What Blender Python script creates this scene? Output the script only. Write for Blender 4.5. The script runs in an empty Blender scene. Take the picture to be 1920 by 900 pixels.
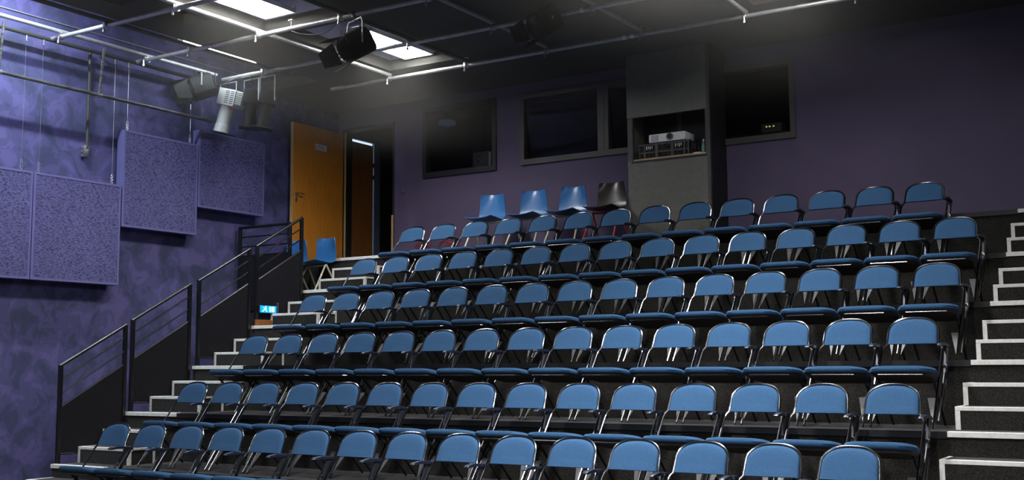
import bpy, bmesh, math, random
from mathutils import Vector, Matrix
random.seed(7)
S = bpy.context.scene
COL = S.collection
PI = math.pi

# ------------------------------------------------------------------ camera
YAW, PITCH, ROLL, FPX = 0.5643436, 0.1091364, -0.0065064, 2149.48
cam_d = bpy.data.cameras.new('camera')
cam = bpy.data.objects.new('camera', cam_d)
COL.objects.link(cam)
f = Vector((-math.sin(YAW) * math.cos(PITCH), math.cos(YAW) * math.cos(PITCH), math.sin(PITCH)))
r0 = Vector((math.cos(YAW), math.sin(YAW), 0))
u0 = r0.cross(f)
cr, sr = math.cos(ROLL), math.sin(ROLL)
rr = cr * r0 + sr * u0
uu = cr * u0 - sr * r0
cam.matrix_world = Matrix(((rr.x, uu.x, -f.x, 9.31386), (rr.y, uu.y, -f.y, -7.27796), (rr.z, uu.z, -f.z, 1.3517), (0, 0, 0, 1)))
cam_d.sensor_width = 36
cam_d.sensor_fit = 'HORIZONTAL'
cam_d.lens = 36 * FPX / 1920
cam_d.clip_end = 100
S.camera = cam

# ------------------------------------------------------------------ world, exposure, lights
S.view_settings.view_transform = 'Standard'
S.view_settings.look = 'None'
S.view_settings.gamma = 1
S.view_settings.use_curve_mapping = False
S.view_settings.exposure = 0.7
W = bpy.data.worlds.new('world')
S.world = W
W.use_nodes = True
W.node_tree.nodes['Background'].inputs[0].default_value = (0.5, 0.55, 0.7, 1)
W.node_tree.nodes['Background'].inputs[1].default_value = 0.01

GLARE = 0.013
CEIL = 5.2            # underside of the black ceiling
LAMP_Z = 5.33         # height of the fluorescent fittings in the light wells
WELLS = [             # x0, x1, y0, y1 of the wells cut into the ceiling
    (0.13, 1.17, 2.30, 4.28), (0.0, 1.17, -0.3, 2.12), (0.0, 1.17, -3.2, -0.6), (0.0, 1.17, -6.0, -3.5), (0.0, 1.17, -8.8, -6.3),
    (5.1, 6.2, 2.30, 4.28), (5.1, 6.2, -0.3, 2.12), (5.1, 6.2, -3.2, -0.6), (7.6, 8.8, -6.0, -3.5), (7.6, 8.8, -8.8, -6.3)]
# fittings: x, y centre, power of the lamp, spread of its reflector in degrees
FITTINGS = [(0.62, 3.62, 30, 130), (0.36, 1.36, 30, 130), (0.5, -1.9, 14, 150), (0.5, -4.8, 6, 170), (0.5, -7.5, 6, 172),
            (5.65, 3.3, 14, 130), (5.65, 0.7, 90, 118), (5.65, -1.9, 115, 118), (8.2, -4.8, 80, 180), (8.2, -7.5, 125, 180)]
VENTS = [(-0.58, -0.18, -0.3, 0.55), (-0.58, -0.15, 1.0, 1.42)]      # small unlit openings beside the bright well
SLOT_FITTINGS = [(-1.42, 2.75, 5.345, 7), (-1.16, -0.3, 5.78, 75), (-1.16, -2.2, 5.78, 30)]     # x, y, height, power


def lamp(name, x, y, z, sx, sy, power, color=(0.97, 0.97, 1.0), spread=135):
    d = bpy.data.lights.new(name, 'AREA')
    d.shape = 'RECTANGLE'
    d.size, d.size_y = sx, sy
    d.energy = power
    d.color = color
    d.spread = math.radians(spread)
    o = bpy.data.objects.new(name, d)
    o.location = (x, y, z)
    COL.objects.link(o)
    return o


for x, y, p, sprd in FITTINGS:
    lamp('ceiling_lamp', x, y, LAMP_Z - 0.045, 0.38, 1.2, p, spread=sprd)
for x, y, z, p in SLOT_FITTINGS:
    lamp('ceiling_lamp', x, y, z - 0.03, 0.07, 1.2, p, (0.74, 0.89, 1.0), 175)


# ------------------------------------------------------------------ materials
def mat(name, col, rough=0.6, metal=0.0, emit=None, estr=0, noise=None, bump=0, spec=0.5, sheen=0):
    m = bpy.data.materials.new(name)
    m.use_nodes = True
    nt = m.node_tree
    b = nt.nodes['Principled BSDF']
    b.inputs['Base Color'].default_value = (*col, 1)
    b.inputs['Roughness'].default_value = rough
    b.inputs['Metallic'].default_value = metal
    b.inputs['Specular IOR Level'].default_value = spec
    if sheen:
        b.inputs['Sheen Weight'].default_value = sheen
        b.inputs['Sheen Roughness'].default_value = 0.35
        b.inputs['Sheen Tint'].default_value = (*[min(1, 0.45 + 2 * c) for c in col], 1)
    if emit:
        b.inputs['Emission Color'].default_value = (*emit, 1)
        b.inputs['Emission Strength'].default_value = estr
    if noise:
        scale, amt, detail, stretch = noise
        tc = nt.nodes.new('ShaderNodeTexCoord')
        mp = nt.nodes.new('ShaderNodeMapping')
        mp.inputs['Scale'].default_value = stretch
        nz = nt.nodes.new('ShaderNodeTexNoise')
        nz.inputs['Scale'].default_value = scale
        nz.inputs['Detail'].default_value = detail
        rp = nt.nodes.new('ShaderNodeValToRGB')
        rp.color_ramp.elements[0].position = 0.3
        rp.color_ramp.elements[1].position = 0.7
        rp.color_ramp.elements[0].color = (*[c * (1 - amt) for c in col], 1)
        rp.color_ramp.elements[1].color = (*[min(1, c * (1 + amt)) for c in col], 1)
        nt.links.new(tc.outputs['Object'], mp.inputs[0])
        nt.links.new(mp.outputs[0], nz.inputs['Vector'])
        nt.links.new(nz.outputs[0], rp.inputs[0])
        nt.links.new(rp.outputs[0], b.inputs['Base Color'])
        if bump:
            bp = nt.nodes.new('ShaderNodeBump')
            bp.inputs['Strength'].default_value = bump
            bp.inputs['Distance'].default_value = 0.01
            nt.links.new(nz.outputs[0], bp.inputs['Height'])
            nt.links.new(bp.outputs[0], b.inputs['Normal'])
    return m


def mottled(name, cols, scale, fine=None, rough=0.7, bump=0.0):
    """sponged paint: a warped noise picks between several tones; 'fine' adds small dark flecks"""
    m = bpy.data.materials.new(name)
    m.use_nodes = True
    nt = m.node_tree
    L = nt.links.new
    b = nt.nodes['Principled BSDF']
    b.inputs['Roughness'].default_value = rough
    b.inputs['Specular IOR Level'].default_value = 0.3
    tc = nt.nodes.new('ShaderNodeTexCoord')
    n1 = nt.nodes.new('ShaderNodeTexNoise')
    n1.inputs['Scale'].default_value = scale
    n1.inputs['Detail'].default_value = 6
    n1.inputs['Roughness'].default_value = 0.6
    n1.inputs['Distortion'].default_value = 0.7
    rp = nt.nodes.new('ShaderNodeValToRGB')
    el = rp.color_ramp.elements
    for i, (p, c) in enumerate(cols):
        e = el[i] if i < 2 else el.new(p)
        e.position = p
        e.color = (*c, 1)
    L(tc.outputs['Object'], n1.inputs['Vector'])
    L(n1.outputs[0], rp.inputs[0])
    out = rp.outputs[0]
    if fine:
        fs, lo, hi, dark = fine
        mp = nt.nodes.new('ShaderNodeMapping')
        mp.inputs['Scale'].default_value = (1, 0.55, 1.6)
        n2 = nt.nodes.new('ShaderNodeTexNoise')
        n2.inputs['Scale'].default_value = fs
        n2.inputs['Detail'].default_value = 4
        n2.inputs['Distortion'].default_value = 0.8
        r2 = nt.nodes.new('ShaderNodeValToRGB')
        r2.color_ramp.elements[0].position = lo
        r2.color_ramp.elements[1].position = hi
        r2.color_ramp.elements[0].color = (dark, dark, dark, 1)
        r2.color_ramp.elements[1].color = (1, 1, 1, 1)
        mx = nt.nodes.new('ShaderNodeMix')
        mx.data_type = 'RGBA'
        mx.blend_type = 'MULTIPLY'
        mx.inputs[0].default_value = 1
        L(tc.outputs['Object'], mp.inputs[0])
        L(mp.outputs[0], n2.inputs['Vector'])
        L(n2.outputs[0], r2.inputs[0])
        L(out, mx.inputs[6])
        L(r2.outputs[0], mx.inputs[7])
        out = mx.outputs[2]
        if bump:
            bp = nt.nodes.new('ShaderNodeBump')
            bp.inputs['Strength'].default_value = bump
            bp.inputs['Distance'].default_value = 0.01
            L(n2.outputs[0], bp.inputs['Height'])
            L(bp.outputs[0], b.inputs['Normal'])
    L(out, b.inputs['Base Color'])
    return m


def wood(name, c0, c1, scale=9):
    m = bpy.data.materials.new(name)
    m.use_nodes = True
    nt = m.node_tree
    b = nt.nodes['Principled BSDF']
    b.inputs['Roughness'].default_value = 0.5
    tc = nt.nodes.new('ShaderNodeTexCoord')
    mp = nt.nodes.new('ShaderNodeMapping')
    mp.inputs['Scale'].default_value = (6, 6, 0.35)
    nz = nt.nodes.new('ShaderNodeTexNoise')
    nz.inputs['Scale'].default_value = scale
    nz.inputs['Detail'].default_value = 6
    nz.inputs['Distortion'].default_value = 0.6
    rp = nt.nodes.new('ShaderNodeValToRGB')
    rp.color_ramp.elements[0].position = 0.3
    rp.color_ramp.elements[1].position = 0.7
    rp.color_ramp.elements[0].color = (*c0, 1)
    rp.color_ramp.elements[1].color = (*c1, 1)
    for a, c in ((tc.outputs['Object'], mp.inputs[0]), (mp.outputs[0], nz.inputs['Vector']), (nz.outputs[0], rp.inputs[0]),
                 (rp.outputs[0], b.inputs['Base Color'])):
        nt.links.new(a, c)
    return m


def glass(name, tint=0.8, gloss=0.08):
    m = bpy.data.materials.new(name)
    m.use_nodes = True
    nt = m.node_tree
    nt.nodes.clear()
    o = nt.nodes.new('ShaderNodeOutputMaterial')
    t = nt.nodes.new('ShaderNodeBsdfTransparent')
    t.inputs[0].default_value = (tint, tint, tint, 1)
    g = nt.nodes.new('ShaderNodeBsdfGlossy')
    g.inputs['Roughness'].default_value = 0.03
    fr = nt.nodes.new('ShaderNodeFresnel')
    fr.inputs[0].default_value = 1.22
    mx = nt.nodes.new('ShaderNodeMixShader')
    nt.links.new(fr.outputs[0], mx.inputs[0])
    nt.links.new(t.outputs[0], mx.inputs[1])
    nt.links.new(g.outputs[0], mx.inputs[2])
    nt.links.new(mx.outputs[0], o.inputs[0])
    return m


M = {
    'fabric': mat('blue_fabric', (0.034, 0.090, 0.178), 0.9, noise=(260, 0.28, 2, (1, 1, 1)), bump=0.25, spec=0.15, sheen=0.15),
    'arm': mat('navy_plastic', (0.010, 0.016, 0.032), 0.4),
    'steel': mat('bright_steel_tube', (0.20, 0.20, 0.20), 0.2, 1.0),
    'chrome': mat('chrome_plate', (0.62, 0.61, 0.59), 0.3, 1.0),
    'gusset': mat('pale_gusset_plate', (0.10, 0.098, 0.095), 0.45),
    'dark_steel': mat('dark_steel', (0.03, 0.033, 0.04), 0.35, 0.3),
    'pan': mat('brown_black_seat_pan', (0.034, 0.022, 0.014), 0.6),
    'carpet': mat('black_carpet', (0.027, 0.0255, 0.022), 0.95, noise=(110, 0.55, 3, (1, 1, 1)), bump=0.4, spec=0.1, sheen=1.0),
    'edge_black': mat('black_edge_trim', (0.012, 0.012, 0.012), 0.5),
    'nosing': mat('white_nosing', (0.80, 0.78, 0.72), 0.55, noise=(30, 0.12, 4, (1, 1, 1))),
    'wall_left': mottled('purple_sponged_paint', [(0.34, (0.050, 0.054, 0.112)), (0.66, (0.122, 0.104, 0.25)), (0.45, (0.062, 0.065, 0.138)), (0.46, (0.082, 0.078, 0.185)), (0.55, (0.086, 0.079, 0.19)), (0.558, (0.112, 0.098, 0.240))], 3.4),
    'panel': mottled('purple_wood_wool', [(0.25, (0.105, 0.097, 0.230)), (0.75, (0.150, 0.134, 0.310))], 2.0, fine=(58, 0.37, 0.54, 0.26), rough=0.9, bump=0.5),
    'panel_edge': mat('purple_panel_edge', (0.13, 0.12, 0.29), 0.7),
    'wall_back': mottled('purple_flat_paint', [(0.2, (0.100, 0.077, 0.132)), (0.8, (0.126, 0.096, 0.163))], 1.2, rough=0.65),
    'ceil': mat('black_ceiling_paint', (0.062, 0.057, 0.047), 0.9),
    'well': mat('lilac_well_paint', (0.42, 0.42, 0.62), 0.8),
    'floor': mat('dark_floor', (0.035, 0.034, 0.032), 0.6),
    'pipe': mat('grey_pipe', (0.50, 0.49, 0.46), 0.42, 0.5, noise=(18, 0.12, 3, (1, 1, 1))),
    'pipe_dark': mat('black_pipe', (0.06, 0.06, 0.055), 0.45, 0.3),
    'worn': mat('worn_black_pipe', (0.09, 0.085, 0.08), 0.45, 0.4, noise=(40, 0.9, 4, (1, 0.15, 1))),
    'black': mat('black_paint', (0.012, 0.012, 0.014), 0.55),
    'rail': mat('black_rail_tube', (0.09, 0.088, 0.088), 0.3, 0.95),
    'rail_panel': mat('black_rail_panel', (0.010, 0.009, 0.012), 0.85, spec=0.2, noise=(60, 0.25, 2, (1, 1, 1))),
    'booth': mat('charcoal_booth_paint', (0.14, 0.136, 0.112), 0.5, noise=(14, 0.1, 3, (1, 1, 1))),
    'frame': mat('dark_window_frame', (0.075, 0.071, 0.060), 0.5),
    'glass': glass('window_glass'),
    'door': wood('orange_wood_door', (0.56, 0.19, 0.014), (0.70, 0.27, 0.028)),
    'door_dark': wood('brown_wood_door', (0.25, 0.085, 0.018), (0.33, 0.125, 0.03)),
    'pale_wood': wood('pale_wood_edge', (0.45, 0.28, 0.11), (0.60, 0.40, 0.18)),
    'white': mat('white_plastic', (0.9, 0.89, 0.85), 0.4),
    'paper': mat('paper', (0.75, 0.74, 0.72), 0.8),
    'grey_plastic': mat('grey_lantern_paint', (0.62, 0.61, 0.57), 0.45),
    'lantern': mat('black_lantern_paint', (0.012, 0.0115, 0.011), 0.6, spec=0.25),
    'lantern_flap': mat('worn_black_flap', (0.022, 0.020, 0.018), 0.6, spec=0.25, noise=(20, 0.5, 3, (1, 1, 1))),
    'lens': mat('lens_glass', (0.02, 0.02, 0.025), 0.08),
    'tube': mat('fluorescent_tube', (1, 1, 1), 0.5, emit=(0.93, 0.95, 1.0), estr=16),
    'slot_tube': mat('slot_fluorescent_tube', (1, 1, 1), 0.5, emit=(0.88, 0.9, 1.0), estr=6),
    'fitting': mat('white_fitting', (0.75, 0.75, 0.75), 0.4),
    'blue_shell': mat('blue_plastic_shell', (0.035, 0.155, 0.37), 0.3),
    'brown_shell': mat('dark_brown_plastic_shell', (0.030, 0.026, 0.020), 0.28),
    'cream_leg': mat('cream_chair_leg', (0.66, 0.60, 0.44), 0.45),
    'red_leg': mat('red_chair_leg', (0.42, 0.035, 0.045), 0.45),
    'crate': mat('black_crate', (0.06, 0.06, 0.055), 0.4),
    'exit': mat('lit_exit_face', (0.01, 0.25, 0.75), 0.4, emit=(0.0, 0.22, 0.95), estr=1.1),
    'exit_mark': mat('lit_exit_pictogram', (0.3, 0.85, 1.0), 0.4, emit=(0.25, 0.75, 1.0), estr=1.7),
    'green_bottle': mat('teal_bottle', (0.10, 0.30, 0.26), 0.3),
    'brass': mat('brass_bolt', (0.75, 0.55, 0.25), 0.3, 1.0),
    'red': mat('red_knob', (0.6, 0.05, 0.04), 0.4),
    'blue_glow': mat('dim_blue_glow', (0.12, 0.16, 0.34), 0.5, emit=(0.12, 0.16, 0.34), estr=0.08),
    'led': mat('lit_indicator', (1, 0.85, 0.4), 0.4, emit=(1, 0.8, 0.35), estr=0.6),
    'lit_room': mat('lit_room_gap', (0.8, 0.9, 1), 0.5, emit=(0.55, 0.72, 0.95), estr=0.75),
    'frame_blue': mat('blue_grey_door_frame', (0.11, 0.15, 0.21), 0.5),
    'speaker': mat('grey_equipment_case', (0.10, 0.098, 0.085), 0.6),
    'scribble': mat('red_chalk', (0.36, 0.045, 0.05), 0.8),
    'mark': mat('dark_print', (0.25, 0.25, 0.27), 0.7),
}


# ------------------------------------------------------------------ mesh helpers
def obj(name, bm, m, parent=None, smooth=False):
    me = bpy.data.meshes.new(name)
    bmesh.ops.recalc_face_normals(bm, faces=bm.faces[:])
    bm.to_mesh(me)
    bm.free()
    for mm in (m if isinstance(m, (list, tuple)) else [m]):
        me.materials.append(M[mm])
    if smooth:
        for p in me.polygons:
            p.use_smooth = True
        try:
            me.set_sharp_from_angle(angle=0.7)
        except Exception:
            pass
    o = bpy.data.objects.new(name, me)
    COL.objects.link(o)
    if parent:
        o.parent = parent
    return o


def tag(o, label=None, cat=None, group=None, kind=None):
    if label:
        o['label'] = label
    if cat:
        o['category'] = cat
    if group:
        o['group'] = group
    if kind:
        o['kind'] = kind
    return o


def empty(name, loc=(0, 0, 0), label=None, cat=None, group=None, kind=None, rz=0):
    o = bpy.data.objects.new(name, None)
    COL.objects.link(o)
    o.location = loc
    o.rotation_euler = (0, 0, rz)
    o.empty_display_size = 0.1
    return tag(o, label, cat, group, kind)


def struct(name, bm, m, parent=None, label=None):
    o = obj(name, bm, m, parent)
    if not parent:
        o['kind'] = 'structure'
    if label:
        o['label'] = label
    return o


def copy_tree(o, parent=None):
    c = o.copy()
    COL.objects.link(c)
    if parent:
        c.parent = parent
    for ch in list(o.children):
        copy_tree(ch, c)
    return c


def box(bm, x0, x1, y0, y1, z0, z1, bev=0.0, seg=2, mi=0):
    vs = [bm.verts.new((x, y, z)) for z in (z0, z1) for y in (y0, y1) for x in (x0, x1)]
    fs = []
    for q in ((0, 2, 3, 1), (4, 5, 7, 6), (0, 1, 5, 4), (2, 6, 7, 3), (0, 4, 6, 2), (1, 3, 7, 5)):
        fc = bm.faces.new([vs[i] for i in q])
        fc.material_index = mi
        fs.append(fc)
    if bev:
        es = list({e for fc in fs for e in fc.edges})
        bmesh.ops.bevel(bm, geom=es, offset=bev, segments=seg, profile=0.5, affect='EDGES')
    return bm


def obox(x0, x1, y0, y1, z0, z1, bev=0.0):
    return box(bmesh.new(), x0, x1, y0, y1, z0, z1, bev)


def tube(bm, pts, r, n=8, closed=False, cap=True):
    P = [Vector(p) for p in pts]
    N = len(P)
    rings = []
    prev = None
    for i in range(N):
        if closed:
            t = (P[(i + 1) % N] - P[i - 1]).normalized()
        elif i == 0:
            t = (P[1] - P[0]).normalized()
        elif i == N - 1:
            t = (P[-1] - P[-2]).normalized()
        else:
            t = ((P[i + 1] - P[i]).normalized() + (P[i] - P[i - 1]).normalized()).normalized()
        if prev is None:
            a = Vector((0, 0, 1)) if abs(t.z) < 0.9 else Vector((1, 0, 0))
            nrm = t.cross(a).normalized()
        else:
            nrm = (prev - t * prev.dot(t)).normalized()
        prev = nrm
        b = t.cross(nrm)
        rad = r[i] if isinstance(r, (list, tuple)) else r
        rings.append([bm.verts.new(P[i] + rad * (math.cos(2 * PI * k / n) * nrm + math.sin(2 * PI * k / n) * b)) for k in range(n)])
    for i in range(N if closed else N - 1):
        A, B = rings[i], rings[(i + 1) % N]
        for k in range(n):
            bm.faces.new((A[k], A[(k + 1) % n], B[(k + 1) % n], B[k]))
    if cap and not closed:
        bm.faces.new(rings[0][::-1])
        bm.faces.new(rings[-1])
    return bm


def prism(bm, poly, axis, a, b):
    """poly: 2D points; extruded along axis ('x','y','z') from a to b"""
    def v(p, h):
        return {'x': (h, p[0], p[1]), 'y': (p[0], h, p[1]), 'z': (p[0], p[1], h)}[axis]
    A = [bm.verts.new(v(p, a)) for p in poly]
    B = [bm.verts.new(v(p, b)) for p in poly]
    n = len(poly)
    bm.faces.new(A)
    bm.faces.new(B[::-1])
    for i in range(n):
        bm.faces.new((A[i], A[(i + 1) % n], B[(i + 1) % n], B[i]))
    return bm


def xform(bm, mtx):
    bmesh.ops.transform(bm, matrix=mtx, verts=bm.verts[:])
    return bm


def smooth_path(pts, k=6):
    """Catmull-Rom through pts"""
    P = [Vector(p) for p in pts]
    P = [P[0] * 2 - P[1]] + P + [P[-1] * 2 - P[-2]]
    out = []
    for i in range(1, len(P) - 2):
        for j in range(k):
            t = j / k
            a, b, c, d = P[i - 1], P[i], P[i + 1], P[i + 2]
            out.append(0.5 * ((2 * b) + (c - a) * t + (2 * a - 5 * b + 4 * c - d) * t * t + (3 * b - a - 3 * c + d) * t ** 3))
    out.append(P[-2])
    return out


# ------------------------------------------------------------------ the room shell
XW, YB, XR, YF = -2.12, 5.85, 10.3, -10.0
TOP = 6.3
ROWY = [0.0, 0.91196, 1.81642, 2.76255, 3.70038, 4.62586]
ROWX = [0.0, 0.0509, -0.0008, -0.006, -0.0228, 0.0187]
ROWZ = [0.0, 0.3756, 0.8728, 1.3688, 1.8607, 2.3503]
ROWN = [15, 15, 15, 15, 15, 14]
FRONT = [-0.655, 0.257, 1.161, 2.107, 3.045, 3.971, 4.78]      # front edge of each tier
LEVEL = ROWZ + [2.842]

struct('floor', obox(XW - 0.2, XR + 0.2, YF - 0.2, 8.2, -0.1, 0.0), 'floor')
struct('wall_left', obox(XW - 0.2, XW, YF, YB + 0.2, 0, TOP), 'wall_left')
struct('wall_right', obox(XR, XR + 0.2, YF, YB + 0.2, 0, TOP), 'wall_back')
struct('wall_front', obox(XW, XR, YF - 0.2, YF, 0, TOP), 'black')

# back wall with a doorway and three control-room windows
WIN = [(-0.49, 0.755, 4.06, 5.05), (1.17, 2.95, 4.085, 5.03), (3.5, 5.0, 4.04, 4.98)]
DOOR = (-2.02, -1.03, LEVEL[6], 4.94)
bm = bmesh.new()
cuts = [(-2.02, -1.03, 0.0, 4.94)] + WIN
xs = sorted({XW, XR} | {c[0] for c in cuts} | {c[1] for c in cuts})
for a, b in zip(xs[:-1], xs[1:]):
    z = 0.0
    for c in sorted([c for c in cuts if c[0] <= a + 1e-6 and c[1] >= b - 1e-6], key=lambda c: c[2]):
        if c[2] > z:
            box(bm, a, b, YB, YB + 0.16, z, c[2])
        z = c[3]
    box(bm, a, b, YB, YB + 0.16, z, TOP)
struct('wall_back', bm, 'wall_back')

# ceiling slab with wells; an open slot runs along the left wall
SLOT = -1.02
bm = bmesh.new()
ys = sorted({YF, YB} | {w[2] for w in WELLS + VENTS} | {w[3] for w in WELLS + VENTS})
for a, b in zip(ys[:-1], ys[1:]):
    x = SLOT
    for w in sorted([w for w in WELLS + VENTS if w[2] <= a + 1e-6 and w[3] >= b - 1e-6]):
        box(bm, x, w[0], a, b, CEIL, CEIL + 0.14)
        x = w[1]
    box(bm, x, XR, a, b, CEIL, CEIL + 0.14)
box(bm, XW, SLOT, 4.2, YB, CEIL, CEIL + 0.14)
struct('ceiling', bm, 'ceil')
bm = bmesh.new()
for x0, x1, y0, y1 in WELLS:
    for q in ((x0 - 0.03, x0, y0, y1 if (x0, y1) != (0.0, 2.12) else y0 + 0.01), (x1, x1 + 0.03, y0, y1), (x0, x1, y0 - 0.03, y0), (x0, x1, y1, y1 + 0.03)):
        box(bm, *q, CEIL + 0.14, 5.95)
box(bm, XW, XR, YF, YB, 5.95, 6.05)
box(bm, SLOT, SLOT + 0.03, YF, YB, CEIL + 0.14, 5.95)
struct('ceiling', bm, 'well')

# thin haze volume added under the ceiling to imitate lens flare round the lamps
hm = bpy.data.materials.new('thin_glare')
hm.use_nodes = True
hn = hm.node_tree
hn.nodes.clear()
ho = hn.nodes.new('ShaderNodeOutputMaterial')
hv = hn.nodes.new('ShaderNodeVolumeScatter')
hv.inputs['Color'].default_value = (1.0, 0.96, 0.86, 1)
hv.inputs['Density'].default_value = GLARE
hv.inputs['Anisotropy'].default_value = 0.4
hn.links.new(hv.outputs[0], ho.inputs['Volume'])
M['glare'] = hm
hz = obj('glare', obox(XW + 0.01, XR - 0.01, YF + 0.01, YB - 0.04, 4.05, CEIL - 0.004), 'glare')
tag(hz, 'thin haze volume added under the black ceiling, imitating lens flare around the lamps', 'glare', kind='stuff')

# control room behind the windows and lobby behind the doorway
for nm, q in (('wall_control_room_back', (-0.9, 7.0, 8.0, 8.1, 2.8, 5.6)), ('wall_control_room_left', (-0.95, -0.9, YB + 0.16, 8.1, 0, 5.6)),
              ('wall_control_room_right', (7.0, 7.05, YB + 0.16, 8.1, 2.8, 5.6)), ('ceiling', (-0.9, 7.0, YB + 0.16, 8.1, 5.5, 5.6)), ('floor', (-0.9, 7.0, YB + 0.16, 8.1, 2.7, 2.8)),
              ('wall_lobby_back', (-2.6, -0.95, 8.0, 8.1, 0, 5.6)), ('ceiling', (-2.6, -0.95, YB + 0.2, 8.1, 5.5, 5.6)), ('floor', (-2.6, -0.95, YB, 8.1, LEVEL[6] - 0.1, LEVEL[6]))):
    struct(nm, obox(*q), 'black')
bm = bmesh.new()
box(bm, -2.3, -2.05, YB + 0.2, 5.99, 0, 5.6)
box(bm, -2.3, -2.05, 6.76, 8.1, 0, 5.6)
box(bm, -2.3, -2.05, 5.99, 6.76, 4.90, 5.6)
struct('wall_lobby_left', bm, 'black')

# lining of the doorway
bm = bmesh.new()
box(bm, -2.02, -1.985, YB - 0.01, YB + 0.17, LEVEL[6], 4.94)
box(bm, -1.06, -1.03, YB - 0.01, YB + 0.17, LEVEL[6], 4.94)
box(bm, -1.985, -1.06, YB - 0.01, YB + 0.17, 4.91, 4.94)
t1 = struct('trim_1', bm, 'black')
obj('pale_jamb_edge', obox(-1.062, -1.035, YB - 0.03, YB - 0.011, LEVEL[6], 3.55), 'pale_wood', t1)
obj('pale_stop', obox(-1.985, -1.965, YB - 0.008, YB + 0.012, LEVEL[6], 4.88), 'pale_wood', t1)

# open door leaf, parallel to the left wall
d1 = empty('door_1', (-2.0, YB, LEVEL[6]), 'orange wooden door leaf standing open against the left wall, white notice on it', 'door', kind='structure')
lz = 4.86 - LEVEL[6]
obj('leaf', obox(-0.045, 0.0, -1.10, -0.02, 0.012, lz, 0.003), 'door', d1)
obj('edge_strip', obox(-0.046, 0.001, -1.112, -1.10, 0.012, lz), 'pale_wood', d1)
h = obj('handle', tube(tube(bmesh.new(), smooth_path([(0.0, -1.04, 0.985), (0.05, -1.04, 0.985), (0.06, -1.02, 0.985), (0.06, -0.93, 0.98)], 4), 0.010, 8),
                       [(0.0, -1.04, 0.985), (0.012, -1.04, 0.985)], 0.026, 12), 'chrome', d1, True)
obj('lock_plate', obox(0.0, 0.008, -1.06, -1.02, 0.86, 0.93, 0.003), 'chrome', d1)
nt_ = obj('notice', obox(0.0, 0.003, -0.635, -0.395, 1.685, 1.775), 'paper', d1)
nb = bmesh.new()
for k in range(3):
    box(nb, 0.003, 0.004, -0.60, -0.44 - 0.03 * (k % 2), 1.708 + 0.02 * k, 1.714 + 0.02 * k)
obj('lettering', nb, 'mark', nt_)

# second door in the lobby, ajar onto a lit room
d2 = empty('door_2', (-2.05, 6.0, LEVEL[6]), 'dark brown lobby door with a strip of daylight around it', 'door', kind='structure')
hz = 4.80 - LEVEL[6]
obj('leaf', obox(-0.02, 0.01, 0.03, 0.585, 0.01, hz), 'door_dark', d2)
obj('lit_gap', obox(-0.06, -0.05, 0.0, 0.64, 0.0, hz + 0.06), 'lit_room', d2, )
fb = bmesh.new()
box(fb, -0.03, 0.012, 0.612, 0.76, 0.0, hz + 0.1)
obj('door_frame', fb, 'frame_blue', d2)
fb = bmesh.new()
box(fb, -0.03, 0.012, -0.01, 0.03, 0.0, hz + 0.1)
box(fb, -0.03, 0.012, 0.03, 0.612, hz + 0.045, hz + 0.1)
for zz in (1.62, 1.43):
    box(fb, -0.03, 0.011, 0.58, 0.615, zz, zz + 0.06)
obj('door_stop', fb, 'black', d2)

# windows
for i, (x0, x1, z0, z1) in enumerate(WIN):
    w = empty('window_%d' % (i + 1), ((x0 + x1) / 2, YB, z0), kind='structure', label=[
        'small dark control-room window beside the lobby doorway', 'wide dark control-room window left of the projector booth',
        'dark control-room window right of the projector booth'][i], cat='window')
    hw, hh = (x1 - x0) / 2, z1 - z0
    t = 0.055
    bm = bmesh.new()
    box(bm, -hw - 0.01, hw + 0.01, -0.03, 0.12, -0.02, t)
    box(bm, -hw - 0.01, hw + 0.01, -0.03, 0.12, hh - t, hh + 0.01)
    box(bm, -hw - 0.01, -hw + t, -0.03, 0.12, t, hh - t)
    box(bm, hw - t, hw + 0.01, -0.03, 0.12, t, hh - t)
    if i == 1:
        mx = 2.43 - (x0 + x1) / 2
        box(bm, mx - 0.03, mx + 0.03, -0.035, 0.12, t, hh - t)
        box(bm, mx - 0.07, mx + 0.09, -0.03, 0.10, t, hh - t)
    obj('frame', bm, 'frame' if i else 'edge_black', w)
    pn = obj('pane', obox(-hw + 0.02, hw - 0.02, -0.003, 0.003, 0.0, hh - 0.04), 'glass', w)
    pn.location = (0, 0.085, 0.02)
    pn.rotation_euler = (math.radians(7), 0, 0)
    if i == 1:
        lb = bmesh.new()
        box(lb, mx + 0.0, mx + 0.03, -0.05, -0.03, hh - 0.03, hh + 0.03, 0.004)
        box(lb, mx + 0.02, mx + 0.06, -0.05, -0.035, hh - 0.005, hh + 0.012, 0.003)
        obj('latch', lb, 'frame', w)

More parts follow.
